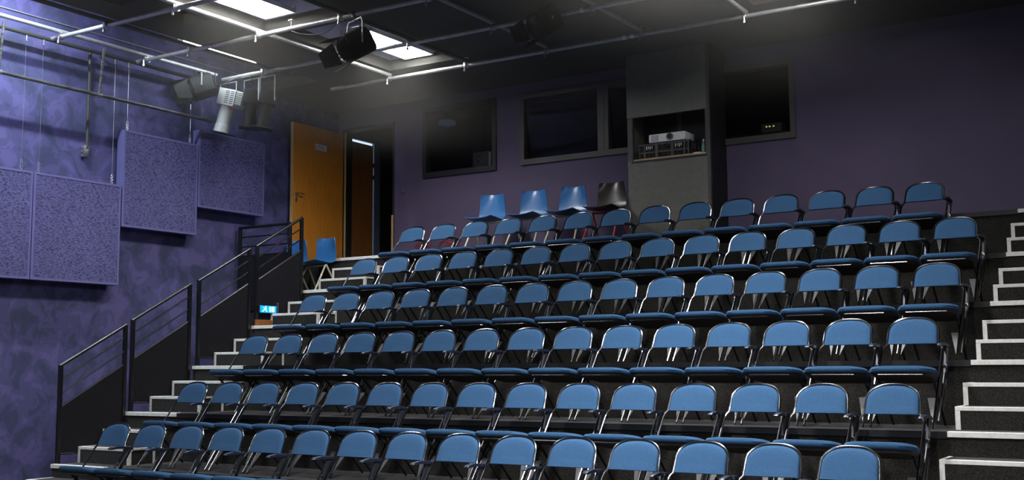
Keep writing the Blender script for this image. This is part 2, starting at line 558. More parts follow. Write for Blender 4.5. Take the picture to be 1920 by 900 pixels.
# ------------------------------------------------------------------ seating tiers and stairs
TL, TR = -1.06, 8.42
AIS_L, AIS_R = -0.235, 7.545
ORD = ['first', 'second', 'third', 'fourth', 'fifth', 'sixth', 'seventh', 'eighth', 'ninth', 'tenth', 'eleventh', 'twelfth', 'thirteenth',
       'fourteenth', 'fifteenth']
ROWNAME = ['front row', 'second row from the front', 'third row from the front', 'fourth row from the front', 'fifth row from the front', 'back row']
for r in range(1, 7):
    y0 = FRONT[r]
    y1 = FRONT[r + 1] if r < 6 else YB - 0.01
    z = LEVEL[r]
    nm = ('carpeted rear walkway platform along the purple back wall' if r == 6 else
          'black carpeted seating tier carrying the %s of chairs' % ROWNAME[r])
    t = empty('seating_tier', (0, y0, 0), nm, 'platform', 'seating tiers')
    bm = bmesh.new()
    if r == 6:
        box(bm, XW + 0.01, TR, 0.012, y1 - y0, 0, z)
    else:
        box(bm, TL, TR, 0.012, y1 - y0 + 0.005, 0, z)
    obj('deck', bm, 'carpet', t)
    l0 = -1.35 if r == 6 else TL - 0.005
    ed = bmesh.new()
    box(ed, AIS_L, AIS_R, -0.002, 0.012, z - 0.045, z + 0.003)
    obj('edge_trim', ed, 'edge_black', t)
    for a, b in ((l0, AIS_L), (AIS_R, TR)):
        obj('nosing', obox(a, b, -0.004, 0.055, z - 0.036, z + 0.004, 0.003), 'nosing', t)
# corner landing left of the stairs, at the level of the back row
o = obj('corner_landing', obox(XW + 0.01, TL - 0.005, 3.80, FRONT[6] + 0.01, 0, LEVEL[5]), 'carpet')
tag(o, 'black carpeted corner landing behind the guard rail, blue chairs on it', 'platform')


def step_block(x0, x1, r, k, label, group):
    y = FRONT[r] + (FRONT[r + 1] - FRONT[r]) * k / 3
    yb = FRONT[r] + (FRONT[r + 1] - FRONT[r]) * (k + 1) / 3 + (0.0 if k == 1 else 0.008)
    z0 = LEVEL[r]
    z = z0 + (LEVEL[r + 1] - z0) * k / 3
    t = empty('stair_step', (x0, y, z0), label, 'step', group)
    w, d, h = x1 - x0, yb - y, z - z0
    dv = 0.03
    obj('body', obox(0.004, w - 0.004, 0.004, d, 0.0, h - 0.003), 'carpet', t)
    bm = bmesh.new()
    box(bm, 0, w, 0, 0.045, h - dv, h, 0.003)
    box(bm, 0, 0.035, 0, 0.03, 0, h - dv)
    box(bm, w - 0.035, w, 0, 0.03, 0, h - dv)
    box(bm, 0, 0.028, 0.045, d, h - 0.02, h)
    box(bm, w - 0.028, w, 0.045, d, h - 0.02, h)
    obj('white_edging', bm, 'nosing', t)


for r in range(0, 6):
    for k in (1, 2):
        tier = ['floor', 'lowest tier', 'second tier', 'third tier', 'fourth tier', 'top seating tier'][r]
        which = ['', 'lower', 'upper'][k]
        step_block(-1.04, AIS_L, r, k, 'white-edged %s carpet step on the %s, left-hand stairs' % (which, tier), 'left stair steps')
        step_block(7.555 - 0.008 * r, TR, r, k, 'white-edged %s carpet step on the %s, right-hand stairs' % (which, tier), 'right stair steps')


# handrails beside the left stairs
def handrail(r, label):
    y0, y1 = FRONT[r] + 0.075, FRONT[r] + 0.88
    z = LEVEL[r]
    t = empty('handrail', (-1.06, y0, z), label, 'railing', 'stair handrails')
    L = y1 - y0
    rise = 0.45
    H = 1.0
    po = bmesh.new()
    box(po, -0.02, 0.02, -0.02, 0.02, 0.0, H + 0.01, 0.004)
    obj('post', po, 'rail', t)
    po = bmesh.new()
    box(po, -0.02, 0.02, L - 0.02, L + 0.02, 0.10, H + rise, 0.004)
    obj('post', po, 'rail', t)
    obj('top_rail', tube(bmesh.new(), [(0, -0.015, H), (0, L + 0.01, H + rise)], 0.019, 10), 'rail', t, True)
    for dz in (0.14, 0.285):
        obj('mid_rail', tube(bmesh.new(), [(0, 0, H - dz), (0, L, H + rise - dz)], 0.010, 8), 'rail', t, True)
    bm = bmesh.new()
    prism(bm, [(0.0, 0.10), (L, 0.10), (L, H + rise - 0.43), (0.0, H - 0.43)], 'x', -0.008, 0.008)
    obj('infill_panel', bm, 'rail_panel', t)
    obj('panel_border', tube(bmesh.new(), [(0, 0, H - 0.43), (0, L, H + rise - 0.43)], 0.012, 6), 'rail', t)
    obj('panel_border', tube(bmesh.new(), [(0, 0, 0.10), (0, L, 0.10)], 0.012, 6), 'rail', t)
    return t


for r, nm in ((1, 'lowest black handrail with infill panel beside the left stairs'), (2, 'second lowest black handrail beside the left stairs'),
              (3, 'third black handrail up, beside the left stairs, ending at the guard rail'),
              (4, 'topmost sloping black handrail beside the corner landing chairs')):
    handrail(r, nm)
g = empty('guard_rail', (-2.06, 3.78, LEVEL[5] - 0.30), 'level black guard rail across the front of the corner landing', 'railing')
gw = 0.93
H = 3.225 - LEVEL[5] + 0.30
for x in (0.02, gw):
    obj('post', obox(x - 0.02, x + 0.02, -0.02, 0.02, 0, H, 0.004), 'rail', g)
obj('top_rail', tube(bmesh.new(), [(0.0, 0, H), (gw + 0.01, 0, H)], 0.019, 10), 'rail', g, True)
for dz in (0.13, 0.26):
    obj('mid_rail', tube(bmesh.new(), [(0.02, 0, H - dz), (gw, 0, H - dz)], 0.010, 8), 'rail', g, True)
obj('infill_panel', obox(0.02, gw, -0.008, 0.008, 0.05, H - 0.39), 'rail_panel', g)
obj('panel_border', tube(bmesh.new(), [(0.02, 0, H - 0.385), (gw, 0, H - 0.385)], 0.012, 6), 'rail', g)

# exit sign and the small timber block at the foot of the top handrail
ex = empty('exit_sign', (-1.035, 3.13, 2.025), 'small blue-lit exit sign low beside the left stairs', 'sign')
obj('case', obox(-0.02, 0.022, 0.0, 0.33, 0.0, 0.10, 0.006), 'black', ex)
obj('lit_face', obox(0.022, 0.03, 0.012, 0.29, 0.008, 0.094), 'exit', ex)
bm = bmesh.new()
box(bm, 0.030, 0.033, 0.165, 0.19, 0.018, 0.084)
box(bm, 0.030, 0.033, 0.205, 0.255, 0.018, 0.084)
tube(bm, [(0.032, 0.045, 0.02), (0.032, 0.085, 0.05), (0.032, 0.10, 0.075)], 0.006, 6)
tube(bm, [(0.032, 0.125, 0.02), (0.032, 0.09, 0.05)], 0.006, 6)
tube(bm, [(0.032, 0.06, 0.07), (0.032, 0.12, 0.055)], 0.005, 6)
tube(bm, [(0.032, 0.103, 0.08), (0.032, 0.108, 0.09)], 0.007, 6)
obj('pictogram', bm, 'exit_mark', ex)
obj('end_bracket', obox(-0.02, 0.03, 0.315, 0.33, 0.0, 0.14, 0.003), 'chrome', ex)
wb = obj('timber_block', obox(-1.035, -0.985, 3.07, 3.335, LEVEL[4], LEVEL[4] + 0.08, 0.004), 'door_dark')
tag(wb, 'small orange timber block on the floor under the exit sign', 'block')


# ------------------------------------------------------------------ the folding chairs
LEAN = Vector((0, 0.40, 0.9165))          # direction up the backrest


def back_outline(n=22, grow=0.0):
    pts = [(-0.184 - grow, 0.0), (-0.181 - grow, 0.05)]
    for i in range(n + 1):
        a = PI - PI * i / n
        c, s_ = math.cos(a), math.sin(a)
        x = (0.179 + grow) * math.copysign(abs(c) ** (2 / 2.5), c)
        tt = 0.085 + (0.128 + grow) * abs(s_) ** (2 / 2.5)
        pts.append((x, tt))
    pts += [(0.181 + grow, 0.05), (0.184 + grow, 0.0)]
    return pts


def on_back(x, t, off=0.0):
    base = Vector((x, 0.0, 0.622)) + LEAN * t
    base.y += 0.018 * (1 - (x / 0.185) ** 2) + off
    return base


def make_chair():
    root = empty('folding_chair', (0, 0, 0))
    # backrest cushion
    bm = bmesh.new()
    ol = back_outline()
    cx, ct = 0.0, 0.1
    rings = []
    for s_, off in ((1.0, 0.012), (1.0, -0.004), (0.985, -0.013), (0.95, -0.019), (0.8, -0.024), (0.45, -0.026)):
        rings.append([bm.verts.new(on_back(cx + (p[0] - cx) * s_, ct + (p[1] - ct) * s_, off)) for p in ol])
    n = len(ol)
    for a, b in zip(rings[:-1], rings[1:]):
        for i in range(n):
            bm.faces.new((a[i], a[(i + 1) % n], b[(i + 1) % n], b[i]))
    bm.faces.new(rings[0])
    bm.faces.new(rings[-1])
    obj('backrest', bm, 'fabric', root, True)
    # hoop frame: both front legs and the bow round the backrest
    hw = 0.222
    ft = Vector((hw, -0.45, 0.012))
    sh = Vector((hw, -0.025, 0.572))
    left = [Vector((-hw, ft.y, ft.z)), Vector((-hw, sh.y, sh.z)), Vector((-hw + 0.008, -0.008, 0.60))]
    bow = [on_back(p[0], p[1], 0.004) for p in back_outline(22, 0.010)]
    right = [Vector((-p.x, p.y, p.z)) for p in reversed(left)]
    obj('frame', tube(bmesh.new(), left + bow + right, 0.009, 8), 'steel', root, True)
    # seat cushion: wide rounded front, narrower rear between the legs
    def seat_outline(g=0.0):
        pts = [(-0.195 + g, -0.05 - g), (-0.20 + g, -0.16)]
        pts += [(-0.232 + g, -0.22)]
        rad = 0.10
        for i in range(8):
            a = PI + (PI / 2) * i / 7
            pts.append((-0.24 + g + rad + (rad) * math.cos(a), -0.44 + g + rad + rad * math.sin(a)))
        m_ = [(-x, y) for x, y in reversed(pts)]
        return pts + m_
    def sz(y):
        return 0.388 + (-0.05 - y) * 0.2
    bm = bmesh.new()
    rings = []
    for g, dz in ((0.012, -0.052), (0.002, -0.042), (0.0, -0.024), (0.010, -0.007), (0.035, 0.0), (0.10, 0.006)):
        rings.append([bm.verts.new((x, y, sz(y) + dz)) for x, y in seat_outline(g)])
    n = len(rings[0])
    for a, b in zip(rings[:-1], rings[1:]):
        for i in range(n):
            bm.faces.new((a[i], a[(i + 1) % n], b[(i + 1) % n], b[i]))
    bm.faces.new(rings[0])
    bm.faces.new(rings[-1])
    obj('seat', bm, 'fabric', root, True)
    bm = bmesh.new()
    A = [bm.verts.new((x, y, sz(y) - 0.070)) for x, y in seat_outline(0.03)]
    B = [bm.verts.new((x, y, sz(y) - 0.050)) for x, y in seat_outline(0.010)]
    for i in range(n):
        bm.faces.new((A[i], A[(i + 1) % n], B[(i + 1) % n], B[i]))
    bm.faces.new(A)
    bm.faces.new(B)
    pan = obj('seat_pan', bm, 'pan', root)
    y = -0.420
    obj('front_rail', tube(bmesh.new(), [(-0.19, y + 0.035, sz(y) - 0.067), (-0.16, y + 0.004, sz(y) - 0.067), (0.16, y + 0.004, sz(y) - 0.067), (0.19, y + 0.035, sz(y) - 0.067)], 0.0055, 8), 'steel', pan, True)
    for s_ in (-1, 1):
        obj('rear_leg', tube(bmesh.new(), [(s_ * 0.198, -0.28, 0.365), (s_ * 0.198, -0.20, 0.30), (s_ * 0.192, 0.10, 0.010)], 0.010, 8), 'dark_steel', root, True)
        # triangular gusset between the front leg and the seat
        bm = bmesh.new()
        def fy(z):
            return -0.025 - (0.572 - z) * (0.425 / 0.56)
        q = [(s_ * 0.222, 0.225), (s_ * 0.158, 0.225), (s_ * 0.214, 0.05), (s_ * 0.222, 0.05)]
        F = [bm.verts.new((x, fy(z) - 0.004, z)) for x, z in q]
        G = [bm.verts.new((x, fy(z) + 0.004, z)) for x, z in q]
        bm.faces.new(F)
        bm.faces.new(G)
        for i in range(4):
            bm.faces.new((F[i], F[(i + 1) % 4], G[(i + 1) % 4], G[i]))
        obj('gusset_plate', bm, 'gusset', root)
    # arm on the chair's left-hand side as seen from the stage right
    bm = bmesh.new()
    pr = [(-0.225, 0.606), (-0.21, 0.622), (-0.12, 0.630), (0.0, 0.622), (0.05, 0.600), (0.045, 0.588), (0.0, 0.603), (-0.12, 0.610), (-0.20, 0.600)]
    prism(bm, pr, 'x', 0.226, 0.265)
    bmesh.ops.bevel(bm, geom=bm.edges[:], offset=0.004, segments=1, affect='EDGES')
    obj('armrest', bm, 'arm', root, True)
    bm = bmesh.new()
    prism(bm, [(-0.05, 0.605), (0.035, 0.597), (-0.085, 0.40), (-0.13, 0.40)], 'x', 0.243, 0.258)
    obj('arm_post', bm, 'dark_steel', root)
    bm = tube(bmesh.new(), [(0.2505, -0.085, 0.46), (0.2505, -0.395, 0.06)], 0.007, 6)
    tube(bm, [(0.262, -0.06, 0.42), (0.262, -0.30, 0.13)], 0.005, 6)
    box(bm, 0.241, 0.268, -0.115, -0.085, 0.41, 0.47, 0.004)
    obj('link_bar', bm, 'steel', root, True)
    return root


proto = None
for r in range(6):
    for k in range(ROWN[r]):
        o = copy_tree(proto) if proto else make_chair()
        if proto is None:
            proto = o
        o.location = (ROWX[r] + 0.5 * k + 0.1845, ROWY[r], ROWZ[r])
        tag(o, 'blue padded folding chair, %s from the left in the %s' % (ORD[k], ROWNAME[r]), 'chair', 'folding chairs in the %s' % ROWNAME[r])


# ------------------------------------------------------------------ moulded stacking chairs
def shell_chair(name, loc, rz, shell, leg, label, group):
    t = empty(name, loc, label, 'chair', group, rz=rz)
    # section of the seat shell from front edge to top of the back: (y, z, half width)
    sec = [(-0.235, 0.415, 0.185), (-0.205, 0.425, 0.20), (-0.10, 0.415, 0.21), (0.0, 0.402, 0.212), (0.09, 0.398, 0.21), (0.15, 0.415, 0.207),
           (0.185, 0.46, 0.205), (0.205, 0.53, 0.20), (0.22, 0.62, 0.192), (0.235, 0.70, 0.183), (0.25, 0.765, 0.172), (0.258, 0.78, 0.155)]
    sec = [Vector((p[1 - 1], p[1], p[2])) for p in sec]
    bm = bmesh.new()
    rows = []
    N = 12
    for i, (y, z, w) in enumerate(sec):
        up = min(1.0, max(0.0, (z - 0.45) / 0.15))
        row = []
        for j in range(N + 1):
            q = -1 + 2 * j / N
            dish = q * q
            top = max(0.0, (z - 0.62) / 0.16)
            yy = y - up * 0.05 * dish * (0.6 + 0.9 * top)
            zz = z + (1 - up) * 0.022 * dish
            row.append(bm.verts.new((q * w, yy, zz)))
        rows.append(row)
    for a, b in zip(rows[:-1], rows[1:]):
        for j in range(N):
            bm.faces.new((a[j], a[j + 1], b[j + 1], b[j]))
    bmesh.ops.recalc_face_normals(bm, faces=bm.faces[:])
    bmesh.ops.solidify(bm, geom=bm.faces[:], thickness=0.007)
    obj('shell', bm, shell, t, True)
    for s_ in (-1, 1):
        x = s_ * 0.19
        obj('leg', tube(bmesh.new(), [(x * 0.95, 0.02, 0.385), (x * 1.1, -0.20, 0.012)], 0.0125, 8), leg, t, True)
        obj('leg', tube(bmesh.new(), [(x * 0.95, 0.03, 0.385), (x * 1.1, 0.25, 0.012)], 0.0125, 8), leg, t, True)
    bm = tube(bmesh.new(), smooth_path([(-0.185, 0.025, 0.385), (-0.10, 0.03, 0.375), (0.10, 0.03, 0.375), (0.185, 0.025, 0.385)], 4), 0.011, 8)
    obj('cross_bar', bm, leg, t, True)
    return t


GZ = LEVEL[6]
shell_chair('stacking_chair', (1.02, 5.17, GZ), 0.06, 'blue_shell', 'cream_leg', 'blue plastic shell chair on cream legs, leftmost of three along the back wall', 'plastic chairs on the rear walkway')
shell_chair('stacking_chair', (1.66, 5.17, GZ), 0.04, 'blue_shell', 'cream_leg', 'blue plastic shell chair on cream legs, middle of three along the back wall', 'plastic chairs on the rear walkway')
shell_chair('stacking_chair', (2.24, 5.17, GZ), 0.02, 'blue_shell', 'cream_leg', 'blue plastic shell chair, rightmost of three blue ones along the back wall', 'plastic chairs on the rear walkway')
shell_chair('stacking_chair', (2.80, 5.15, GZ), 0.0, 'brown_shell', 'red_leg', 'dark brown plastic shell chair on red legs beside the projector booth', 'plastic chairs on the rear walkway')
LZ = LEVEL[5]
shell_chair('stacking_chair', (-1.33, 4.50, LZ), -0.1, 'blue_shell', 'cream_leg', 'blue plastic shell chair in front of the orange door, right of the handrail', 'plastic chairs on the corner landing')
shell_chair('stacking_chair', (-1.86, 4.50, LZ), 0.0, 'blue_shell', 'cream_leg', 'blue plastic shell chair partly hidden behind the guard rail', 'plastic chairs on the corner landing')

# ------------------------------------------------------------------ projector booth
BX0, BX1, BY = 3.02, 4.13, 5.37
b = empty('projector_booth', (BX0, BY, GZ), 'tall charcoal projector booth built against the back wall', 'booth')
bw, bd = BX1 - BX0, YB - BY - 0.005
bh = CEIL - GZ - 0.005
oz0, oz1 = 3.86 - GZ, 4.40 - GZ
bm = bmesh.new()
box(bm, 0.0, bw - 0.05, 0.0, 0.02, 0, oz0)
obj('lower_panel', bm, 'booth', b)
obj('upper_panel', obox(0.0, bw - 0.05, -0.012, 0.02, oz1, bh), 'booth', b)
bm = bmesh.new()
box(bm, 0.0, 0.065, 0.0, 0.025, oz0, oz1)
box(bm, bw - 0.075, bw - 0.05, 0.0, 0.025, oz0, oz1)
box(bm, bw - 0.05, bw - 0.012, -0.012, 0.025, 0, bh)
obj('corner_post', bm, 'frame', b)
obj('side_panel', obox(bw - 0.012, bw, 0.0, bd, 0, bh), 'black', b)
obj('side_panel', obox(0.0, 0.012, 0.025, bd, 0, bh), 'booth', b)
obj('back_panel', obox(0.012, bw - 0.012, bd - 0.012, bd, 0, bh), 'black', b)
obj('shelf', obox(0.012, bw - 0.012, 0.026, bd, oz0 - 0.02, oz0), 'black', b)
obj('shelf_edge', obox(0.065, bw - 0.075, 0.004, 0.026, oz0 - 0.005, oz0 + 0.016), 'pale_wood', b)
fr = bmesh.new()
box(fr, 0.065, 0.08, -0.004, 0.02, oz0, oz1)
box(fr, 0.05, bw - 0.06, -0.006, 0.0, oz0 - 0.03, oz0 - 0.008)
obj('opening_trim', fr, 'edge_black', b)

cr_ = empty('crate', (3.14, 5.44, GZ + oz0), 'black slatted plastic crate on the booth shelf under the projector', 'crate')
bm = bmesh.new()
cw, cd, ch = 0.68, 0.36, 0.205
box(bm, 0, cw, 0, cd, 0, 0.012)
for z in (0.0, 0.09, ch - 0.018):
    for q in ((0, cw, 0, 0.012), (0, cw, cd - 0.012, cd), (0, 0.012, 0, cd), (cw - 0.012, cw, 0, cd)):
        box(bm, *q, z, z + 0.018)
x = 0.0
for x in (0, 0.07, 0.22, 0.24, 0.43, 0.45, 0.60, 0.655):
    box(bm, x, x + 0.018, -0.004, 0.014, 0, ch)
    box(bm, x, x + 0.018, cd - 0.012, cd, 0, ch)
for i in range(30):
    xx = 0.03 + i * 0.021
    box(bm, xx, xx + 0.005, 0.003, 0.01, 0.02, ch - 0.02)
for y in (0.08, 0.18, 0.28):
    box(bm, 0, 0.012, y, y + 0.018, 0, ch)
    box(bm, cw - 0.012, cw, y, y + 0.018, 0, ch)
obj('basket', bm, 'crate', cr_)
for x in (0.1, 0.49):
    bm = bmesh.new()
    for j in range(4):
        box(bm, x + j * 0.025, x + j * 0.025 + 0.012, -0.008, 0.0, ch - 0.075 + 0.012 * (j % 2), ch - 0.03, 0.002)
    obj('pale_clip', bm, 'grey_plastic', cr_)
pz = GZ + oz0 + ch
pr = empty('projector', (3.27, 5.45, pz), 'white video projector on the crate in the booth opening', 'projector')
bm = obox(0.0, 0.49, 0.0, 0.28, 0.012, 0.118, 0.012)
obj('case', bm, 'white', pr, True)
bm = tube(bmesh.new(), [(0.29, 0.02, 0.068), (0.29, -0.022, 0.068)], 0.042, 20)
ln = obj('lens_barrel', bm, 'crate', pr, True)
obj('lens', tube(bmesh.new(), [(0.29, -0.01, 0.068), (0.29, -0.024, 0.068)], [0.03, 0.024], 20), 'lens', ln, True)
bm = bmesh.new()
for j in range(6):
    box(bm, 0.035, 0.135, -0.003, 0.004, 0.028 + j * 0.013, 0.034 + j * 0.013)
obj('vent', bm, 'mark', pr)
for x in (0.05, 0.44):
    for y in (0.04, 0.24):
        obj('foot', tube(bmesh.new(), [(x, y, 0.0), (x, y, 0.02)], 0.014, 8), 'crate', pr)
bo = empty('bottle', (4.0, 5.44, GZ + oz0), 'slim teal bottle standing at the right end of the booth shelf', 'bottle')
obj('body', tube(bmesh.new(), [(0, 0, 0), (0, 0, 0.02), (0, 0, 0.10), (0, 0, 0.13), (0, 0, 0.16)], [0.022, 0.026, 0.026, 0.018, 0.012], 14), 'green_bottle', bo, True)
obj('cap', tube(bmesh.new(), [(0, 0, 0.16), (0, 0, 0.185)], 0.013, 12), 'white', bo, True)
cl = bmesh.new()
for j in range(7):
    a = j * 0.9
    tube(cl, smooth_path([(0.03 * math.cos(a), 0.02 * math.sin(a), 0.012), (0.045 * math.cos(a + 1), 0.02 * math.sin(a + 1), 0.02), (0.03 * math.cos(a + 2), 0.02 * math.sin(a + 2), 0.012)], 4), 0.009, 6)
o = obj('crumpled_tissue', cl, 'paper', None, True)
o.location = (3.93, 5.41, GZ + oz0 + 0.003)
tag(o, 'small crumple of white tissue on the booth shelf left of the bottle', 'tissue')

# things inside the control room, behind the glass
sp = empty('loudspeaker', (0.33, 6.12, 4.17), 'grey equipment speaker behind the small window beside the doorway', 'speaker')
obj('cabinet', obox(-0.16, 0.16, 0, 0.25, 0, 0.22, 0.005), 'speaker', sp)
for x, z in ((-0.06, 0.16), (-0.02, 0.165), (-0.06, 0.09)):
    obj('knob', tube(bmesh.new(), [(x, 0.002, z), (x, -0.015, z)], 0.012, 10), 'black', sp)
obj('pale_side', obox(0.125, 0.158, -0.006, 0.0, 0.01, 0.20), 'grey_plastic', sp)
dk = obj('desk', obox(-0.8, 6.9, 6.05, 6.75, 4.13, 4.169), 'black')
tag(dk, 'dark worktop running behind the control-room windows', 'desk')
for x in (-0.6, 3.0, 6.6):
    obj('leg', obox(x, x + 0.05, 6.3, 6.35, 2.8, 4.13), 'black', dk)
mx_ = empty('control_unit', (4.61, 6.12, 4.17), 'small control box with lit indicators behind the right-hand window', 'control box')
obj('case', obox(-0.13, 0.13, 0, 0.2, 0, 0.12, 0.005), 'speaker', mx_)
for x in (-0.07, -0.03, 0.02):
    obj('indicator', obox(x, x + 0.018, -0.004, 0.0, 0.075, 0.088), 'led', mx_)
bl = empty('blue_oval', (-0.55, 6.5, 4.93), 'dim blue glowing shade behind the small window', 'lamp')
obj('oval', tube(bmesh.new(), [(0, 0, 0.0), (0, 0, 0.03), (0, 0, 0.08), (0, 0, 0.09)], [0.05, 0.14, 0.12, 0.02], 18), 'blue_glow', bl, True)  # flattened dim blue form with a faint emission of its own
obj('cord', tube(bmesh.new(), [(0, 0, 0.09), (0, 0, 0.57)], 0.006, 6), 'black', bl)

# small fittings and marks on the back wall
sw = empty('wall_socket', (-0.88, YB, 3.90), 'small purple-painted wall socket right of the doorway', 'socket')
obj('plate', obox(-0.04, 0.04, -0.012, 0.0, -0.04, 0.04, 0.004), 'wall_back', sw)
obj('rocker', obox(-0.012, 0.012, -0.02, -0.012, -0.018, 0.018, 0.003), 'panel_edge', sw)
for cx in (-0.52, 0.0):
    bm = bmesh.new()
    for j in range(16):
        a = j * 2.4
        L = 0.10 + 0.10 * random.random()
        p = [(cx + 0.03 * math.cos(a), YB - 0.003, 3.06 + 0.02 * math.sin(a)),
             (cx + L * 0.8 * math.cos(a + 0.3), YB - 0.003, 3.07 + 0.45 * L * math.sin(a + 0.3)),
             (cx + 1.3 * L * math.cos(a + 0.9), YB - 0.003, 3.05 + 0.5 * L * math.sin(a + 0.9))]
        tube(bm, smooth_path(p, 4), 0.0055, 4)
    o = obj('chalk_scribble', bm, 'scribble')
    tag(o, 'red chalk scribble low on the back wall, %s' % ('nearer the doorway' if cx < -0.3 else 'further from the doorway'), 'drawing')

# ------------------------------------------------------------------ acoustic panels on the left wall
PF = -1.95
for y0, y1, z0, z1, nm in ((-0.655, 0.54, 2.335, 3.54, 'purple wood-wool wall panel, leftmost at the edge of the picture'),
                           (0.555, 1.735, 2.335, 3.54, 'purple wood-wool wall panel, second from the left, low on the wall'),
                           (1.755, 2.925, 3.045, 4.225, 'purple wood-wool wall panel, third from the left, hung higher'),
                           (2.94, 4.125, 3.415, 4.43, 'purple wood-wool wall panel nearest the door, hung highest')):
    t = empty('acoustic_panel', (PF, y0, z0), nm, 'wall panel', 'acoustic panels')
    w, h_ = y1 - y0, z1 - z0
    obj('board', obox(-0.10, -0.003, 0.012, w - 0.012, 0.012, h_ - 0.012), 'panel', t)
    bm = bmesh.new()
    box(bm, -0.12, 0, 0, w, 0, 0.025)
    box(bm, -0.12, 0, 0, w, h_ - 0.025, h_)
    box(bm, -0.12, 0, 0, 0.025, 0.025, h_ - 0.025)
    box(bm, -0.12, 0, w - 0.025, w, 0.025, h_ - 0.025)
    obj('edge_frame', bm, 'panel_edge', t)
    for yy in (0.15, w - 0.15):
        obj('wall_bracket', obox(XW - PF, -0.12, yy - 0.03, yy + 0.03, h_ * 0.5 - 0.05, h_ * 0.5 + 0.05), 'black', t)

# ------------------------------------------------------------------ pipe grid
PZ = 5.1
PR = 0.025


def clamp(parent, x, y, z, m='chrome'):
    bm = bmesh.new()
    tube(bm, [(x - 0.03, y, z), (x + 0.03, y, z)], 0.036, 10)
    box(bm, x - 0.018, x + 0.018, y - 0.05, y - 0.02, z - 0.03, z + 0.03, 0.004)
    tube(bm, [(x, y - 0.045, z - 0.01), (x, y - 0.045, z - 0.085)], 0.008, 6)
    tube(bm, [(x, y - 0.045, z - 0.06), (x, y - 0.045, z - 0.085)], 0.014, 6)
    obj('clamp', bm, m, parent, True)


YP = [(-1.78, -4.5, 3.05, 'y1'), (-1.0, -4.5, 3.3, 'd'), (0.10, -4.5, 4.32, 'n'), (1.33, -4.5, 4.32, 'd'), (2.5, -4.5, 4.32, 'n'), (3.75, -4.5, 4.32, 'n'),
      (5.0, -4.5, 4.32, 'n'), (6.2, -4.5, 4.32, 'n')]
XP = [(0.72, -2.0, 9.5), (1.92, -2.0, 9.5), (3.13, -1.75, 9.5), (4.30, -0.9, 6.35)]
xl = ['grey lighting pipe running across, nearest the stage, under the bright lamps', 'grey cross pipe, second from the back of the lighting grid but one',
      'grey cross pipe, second from the back of the lighting grid', 'grey cross pipe along the back of the lighting grid, taped in white']
for i, (y, x0, x1) in enumerate(XP):
    t = empty('lighting_pipe', (x0, y, PZ), xl[i], 'pipe', 'lighting grid pipes')
    obj('pipe', tube(bmesh.new(), [(0, 0, 0), (x1 - x0, 0, 0)], PR, 12), 'pipe', t, True)
    for yx in YP:
        if x0 < yx[0] < x1 and yx[2] > y - 0.1 and (yx[3] != 'y1' or i < 3):
            clamp(t, yx[0] - x0, 0, 0)
    if i >= 2:
        for xx in ((3.54, 3.64) if i == 3 else (3.63, 3.74)):
            obj('tape_band', tube(bmesh.new(), [(xx - 0.02 - x0, 0, 0), (xx + 0.02 - x0, 0, 0)], PR + 0.002, 12), 'white', t, True)
    for xx in ((0.6, 3.2, 5.6) if i < 3 else (1.33, 3.75, 5.9)):
        dr = tube(bmesh.new(), [(xx - x0, 0.0, 0.02), (xx - x0, 0.0, CEIL - PZ)], 0.007, 6)
        box(dr, xx - x0 - 0.03, xx - x0 + 0.03, -0.02, 0.02, CEIL - PZ - 0.012, CEIL - PZ, 0.002)
        obj('hanger_rod', dr, 'pipe', t, True)
yl = ['bright grey pipe running back along the left wall above the panels', 'dark pipe below the ceiling edge near the left wall',
      'grey pipe running back under the bright fluorescent wells', 'dark pipe running back right of the bright fluorescent wells',
      'dim grey pipe running back left of the hanging spotlight by the top edge', 'dim grey pipe running back above the projector booth',
      'grey pipe running back beside the right-hand light well', 'grey pipe running back right of the right-hand light well']
for i, (x, y0, y1, kd) in enumerate(YP):
    t = empty('lighting_pipe', (x, y0, PZ + 0.052), yl[i], 'pipe', 'lighting grid pipes')
    obj('pipe', tube(bmesh.new(), [(0, 0, 0), (0, y1 - y0, 0)], PR, 12), 'pipe_dark' if kd == 'd' else 'pipe', t, True)
    obj('end_cap', tube(bmesh.new(), [(0, y1 - y0, 0), (0, y1 - y0 + 0.012, 0)], PR + 0.003, 12), 'black', t, True)
# dark rail on the left wall carrying the wires
t = empty('wire_rail', (-1.97, -4.5, 5.09), 'dark rail beside the left wall that the panel wires hang from', 'rail')
obj('bar', tube(bmesh.new(), [(0, 0, 0), (0, 7.9, 0)], 0.024, 10), 'pipe_dark', t, True)
for y in (-2, 0.0, 1.5, 3.0):
    obj('wall_arm', tube(bmesh.new(), [(0, y + 4.5, 0), (XW + 1.97, y + 4.5, 0)], 0.012, 8), 'pipe_dark', t, True)
for (y, zt, zb), nm in zip(((0.40, 5.07, 3.545), (0.62, 5.07, 3.545), (1.61, 5.07, 3.545), (1.81, 5.07, 4.23), (2.80, 5.07, 4.23), (3.005, 5.07, 4.60)),
                           ('right corner of the leftmost wall panel', 'left corner of the second wall panel', 'right corner of the second wall panel',
                            'left corner of the third wall panel', 'right corner of the third wall panel', 'left of the highest wall panel')):
    t = empty('hanging_wire', (-1.97, y, zb), 'thin steel hanging wire at the %s' % nm, 'wire', 'panel wires')
    L = zt - zb
    obj('cable', tube(bmesh.new(), [(0, 0, 0.10), (0, 0, L)], 0.0022, 6), 'chrome', t, True)
    bm = bmesh.new()
    for j in range(3):
        a = [(0.0, 0.012 * math.cos(q * PI / 4), 0.02 + j * 0.035 + 0.02 * math.sin(q * PI / 4)) for q in range(8)]
        tube(bm, a, 0.005, 6, closed=True)
    obj('shackle', bm, 'chrome', t, True)
    bm = tube(bmesh.new(), [(0, 0, L - 0.07), (0, 0, L)], 0.012, 8)
    obj('wire_grip', bm, 'chrome', t, True)

